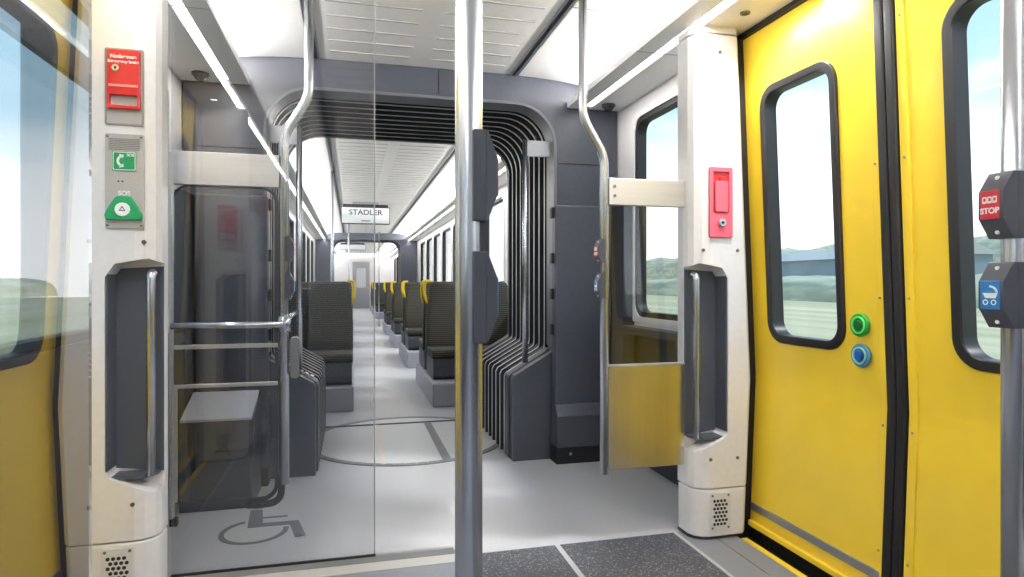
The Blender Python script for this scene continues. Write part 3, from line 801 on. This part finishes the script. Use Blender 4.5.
# casings on the floor in front of the bellows
for s, nm in ((1, 'right'), (-1, 'left')):
    P = [(CX+s*.57, 0), (CX+s*.57, .50), (CX+s*.585, .53), (CX+s*.81, .665), (CX+s*.838, .69), (CX+s*.838, 0)]
    c = tag(obj('gangway_casing', prism(new(), P, 'Y', 3.83, 3.93), M_dark2, base=(CX+s*.7, 3.88, 0), bevel=.010), 'dark angular gangway casing standing on the floor beside the %s bellows' % ('ribbed right' if s > 0 else 'left'), 'casing')
    bm = new()
    for k in range(6):
        a = .60+.03*k; z = .545+.0175*k
        P = [(CX+s*a, z), (CX+s*(a+.018), z+.011), (CX+s*(a+.015), z+.016), (CX+s*(a-.003), z+.005)]
        prism(bm, P, 'Y', 3.85, 3.91)
    if s < 0: obj('vent_grille', bm, M_alu, c)
    else: bm.free()
# narrow handrails in front of the bellows
for s, lab in ((1, 'slim pale handrail rising in front of the right bellows'), (-1, 'slim pale handrail rising in front of the left bellows behind the glass')):
    x = CX+s*.675
    t = thing('handrail', lab, 'handrail', (x, 3.84, .58))
    obj('rail_tube', tube(new(), [(x, 3.82, .60), (x, 3.82, 2.0)], .0175, 20), M_metal, t)
    obj('bracket_plate', prism(new(), rrect(*sorted((CX+s*.685, CX+s*.83)), 1.895, 1.995, .003), 'Y', 3.80, 3.815), mat('bracket_grey', (140, 142, 148), .4, .5), t, bevel=.002)
# equipment cabinets flanking the portal
def cabinet(s, label):
    t = thing('equipment_cabinet', label, 'cabinet', (CX+s*1.02, 3.66, 0))
    def X(a, b): return sorted((CX+s*a, CX+s*b))
    obj('body', box(new(), *X(.828, 1.20), 3.675, 3.757, .09, 1.58), M_dark, t, bevel=.012)
    P = [(3.60, .10), (3.60, .33), (3.618, .36), (3.56, .30), (3.54, .29), (3.54, .10)]
    obj('lower_hood', prism(new(), [(3.755, .10), (3.755, .355), (3.67, .355), (3.625, .29), (3.625, .10)], 'X', *X(.825, 1.20)), M_dark, t, bevel=.006)
    obj('plinth', box(new(), *X(.82, 1.20), 3.63, 3.757, 0, .10), M_black, t, bevel=.003)
    obj('plinth_screw', disc(new(), CX+s*.91, 3.626, .06, .009, 'Y', .006, 14), M_alu, t)
    for z in (.78, 1.0, 1.22, 1.50): obj('side_clip', box(new(), *X(.812, .8275), 3.70, 3.74, z, z+.065), M_black, t, bevel=.003)
cabinet(1, 'tall slate grey equipment cabinet against the right side of the gangway portal')
cabinet(-1, 'tall slate grey equipment cabinet behind glass against the left side of the portal')
# dark sloping side panel between cabinet and window wall
struct('trim_9', prism(new(), [(1.575, 0), (1.66, 0), (1.66, 1.575), (1.59, 1.575)], 'Y', 3.52, 3.757), M_dark2)
struct('trim_10', prism(new(), [(mir(1.575), 0), (mir(1.66), 0), (mir(1.66), 1.575), (mir(1.59), 1.575)], 'Y', 3.52, 3.757), M_dark2)
# dark box with pale sloping lid behind the left glass
t = thing('floor_box', 'dark grey floor box with pale sloping lid behind the left glass screen', 'equipment box', (-.62, 3.4, 0))
P = [(3.30, 0), (3.30, .43), (3.56, .52), (3.60, .52), (3.60, 0)]
obj('body', prism(new(), P, 'X', -.80, -.47), M_dark2, t, bevel=.006)
obj('lid', prism(new(), [(3.292, .432), (3.292, .446), (3.56, .536), (3.56, .522)], 'X', -.795, -.475), mat('lid_grey', (176, 178, 184), .35), t, bevel=.003)
obj('back_plate', box(new(), -.80, -.42, 3.575, 3.6, .50, .56), M_dark2, t)

# wheelchair mark on the floor
bm = new(); c0 = (-.42, 2.985)
def a2(r, d0, d1, n=28): return [(c0[0]+r*math.cos(math.radians(d0+(d1-d0)*k/n)), c0[1]+r*math.sin(math.radians(d0+(d1-d0)*k/n))) for k in range(n+1)]
ring(bm, a2(.145, 115, 370), a2(.122, 115, 370), 'Z', .0004, .0014, closed=False)
prism(bm, [(-.475, 3.26), (-.42, 3.26), (-.395, 3.075), (-.24, 3.075), (-.195, 2.88), (-.24, 2.875), (-.275, 3.03), (-.455, 3.03)], 'Z', .0004, .0014, tri=True)
box(bm, -.41, -.295, 3.135, 3.155, .0004, .0014)
disc(bm, -.445, 3.305, .0004, .034, 'Z', .001, 24)
tag(obj('wheelchair_mark', bm, M_mark, base=(-.4, 3.0, 0)), 'grey wheelchair symbol on the pale floor behind the left glass', 'floor marking')

# ------------------------------------------------------------ saloon seats
def seat_bench(x_in, x_out, yb, label, group):
    """double seat facing -Y; x_in = aisle side; yb = y of the seat back's front"""
    s = 1 if x_out > x_in else -1
    t = thing('train_seat', label, 'seat', (x_in, yb, .30), group)
    w = abs(x_out-x_in)/2
    for k in range(2):
        xa, xb_ = sorted((x_in+s*(w*k+.01), x_in+s*(w*(k+1)-.01)))
        # backrest: upright, tapered toward top, front face bulged
        bm = new(); prof = [(.46, 0, .0), (.55, -.01, 0), (.72, .01, .0), (.90, .045, .012), (1.04, .07, .03), (1.10, .085, .05), (1.115, .11, .07)]
        L = []
        for z, dy, ins in prof:
            L.append([bm.verts.new(p) for p in ((xa+ins, yb+dy+.02, z), (xa+ins+.05, yb+dy, z), (xb_-ins-.05, yb+dy, z), (xb_-ins, yb+dy+.02, z), (xb_-ins, yb+dy+.075, z), (xa+ins, yb+dy+.075, z))])
        for a, b in zip(L, L[1:]):
            for i in range(6): bm.faces.new((a[i], a[(i+1) % 6], b[(i+1) % 6], b[i]))
        bm.faces.new(L[0]); bm.faces.new(L[-1])
        obj('backrest', bm, M_fab, t, bevel=.012)
        bm = prism(new(), [(yb+.05, .40), (yb-.40, .40), (yb-.44, .43), (yb-.44, .475), (yb-.40, .495), (yb-.1, .475), (yb+.05, .48)], 'X', xa, xb_)
        obj('cushion', bm, M_fab, t, bevel=.014)
    xa, xb_ = sorted((x_in+s*.02, x_out))
    obj('base', prism(new(), [(yb+.12, .21), (yb-.38, .21), (yb-.42, .24), (yb-.42, .40), (yb+.12, .40)], 'X', xa, xb_), M_base, t, bevel=.008)
    obj('back_shell', prism(new(), [(yb+.08, .40), (yb+.10, .70), (yb+.15, 1.05), (yb+.175, 1.05), (yb+.15, .40)], 'X', xa+.01, xb_-.01), M_dark2, t, bevel=.01)
    # yellow corner handle on the aisle side
    x = x_in+s*.012
    P = fillet([(x+s*.05, yb+.11, 1.12), (x-s*.012, yb+.105, 1.115), (x-s*.018, yb+.08, 1.0), (x+s*.004, yb+.06, .90)], .04, 5)
    obj('grab_handle', tube(new(), P, [.013]+[.0155]*(len(P)-2)+[.010], 12), M_yel2, t)
    return t
def podium(x_in, x_out, y0, y1):
    xa, xb_ = sorted((x_in, x_out))
    return box(new(), xa, xb_, y0, y1, 0, .21)
GR, GL = 'seats along the right of the aisle', 'seats along the left of the aisle'
first = seat_bench(.70, 1.60, 6.18, '', GR)
backs = [6.18, 8.80, 11.42, 14.04]
ords = ['nearest', 'second', 'third', 'fourth']
firstl = seat_bench(.02, -.84, 6.10, '', GL)
far = [20.2, 22.8, 25.4]
def lab(i, side, face): return 'dark double seat with yellow handle facing us, %s one on the %s of the aisle' % (ords[i], side)
for i, y in enumerate(backs):
    a = first if i == 0 else dup(first, (.70, y, .30)); a['label'] = lab(i, 'right', 'the camera')
    b = firstl if i == 0 else dup(firstl, (.02, y-.08, .30)); b['label'] = lab(i, 'left', 'the camera')
    c = dup(firstl, (.70, y+.42, .30), rotz=PI); c['group'] = GR; c['label'] = 'dark double seat facing away, back to back with the %s right seat' % ords[i]
    d = dup(first, (.02, y+.34, .30), rotz=PI); d['group'] = GL; d['label'] = 'dark double seat facing away, back to back with the %s left seat' % ords[i]
for i, y in enumerate(far):
    for q, sd in ((first, 'right'), (firstl, 'left')):
        a = dup(q, (.70 if sd == 'right' else .02, y, .30)); a['label'] = 'tiny distant %s seat beyond the far passage, number %s from it' % (sd, ('one', 'two', 'three')[i])
k = 0
for y in backs:
    for (a, b) in ((.69, 1.62), (.015, -.86)):
        struct('trim_%d' % (20+k), podium(a, b, y-.62, y+.92), M_pod, bevel=.015); k += 1
for y in far:
    for (a, b) in ((.69, 1.62), (.015, -.86)):
        struct('trim_%d' % (20+k), podium(a, b, y-.62, y+.32), M_pod, bevel=.015); k += 1

# hanging display
def display(y, w, z0, z1, label, big, dx=0):
    t = thing('display_sign', label, 'display sign', (CX, y, z1)); xc = CX+dx
    obj('housing', prism(new(), rrect(xc-w/2, xc+w/2, z0, z1-.03, .012), 'Y', y, y+.08), M_ink, t, bevel=.004)
    obj('top_mount', box(new(), xc-w/2+.03, xc+w/2-.03, y+.005, y+.09, z1-.031, z1+.01), M_black, t)
    obj('sign_face', prism(new(), rrect(xc-w/2+.012, xc+w/2-.012, z0+.012, z1-.044, .008), 'Y', y-.003, y+.001), M_scr, t)
    if big:
        text('STADLER', .115, face_y(xc, y-.004, (z0+z1)/2+.03) @ Matrix.Diagonal((1.1, 1, 1, 1)), M_ink, t, bold=.002)
        obj('printed_line', box(new(), xc-.07, xc+.07, y-.0045, y-.003, z0+.04, z0+.062), mat('print_grey', (150, 152, 158), .5), t)
    obj('hanger', box(new(), xc-.2, xc+.2, y+.03, y+.06, z1, 2.382), M_alu, t)
display(10.2, .75, 2.03, 2.33, 'white hanging display sign with dark STADLER lettering above the aisle', True, -.17)
display(19.6, .76, 2.09, 2.30, 'small distant white display sign hanging beyond the far passage', False, -.36)

# second gangway far down the train
bm = new(); portal_ring(bm, 16.6, 16.75); struct('trim_11', bm, M_dark)
bm = new(); portal_ring(bm, 17.45, 17.6); struct('trim_12', bm, M_dark2)
bellows(16.75, 17.45, 6, 'small distant black bellows of the second passage far down the train')
# far end door in the end wall
t = bpy.data.objects.new('door_5', None); COL.objects.link(t); t.location = (CX, Y1, 0); t['kind'] = 'structure'
obj('door_panel', ring(new(), rrect(CX-.36, CX+.36, .02, 2.0, .01), rrect(CX-.2, CX+.2, .9, 1.75, .05), 'Y', Y1-.05, Y1-.005), M_alu, t)
obj('window_pane', box(new(), CX-.2, CX+.2, Y1-.03, Y1-.025, .9, 1.75), G_win, t)
# far poles in the aisle edges
for i, (x, y, lb) in enumerate(((-.22, 7.45, 'slim steel pole beyond the near passage beside the left seats'), (-.06, 12.6, 'slim distant steel pole farther along the left seats'), (.66, 16.2, 'slim distant steel pole at the right before the far passage'))):
    t = thing('grab_pole', lb, 'grab pole', (x, y, 0))
    obj('pole_tube', tube(new(), [(x, y, 0), (x, y, 2.38)], .0175, 14), M_metal, t)
    obj('floor_flange', disc(new(), x, y, 0, .035, 'Z', .01, 20), M_metal, t)
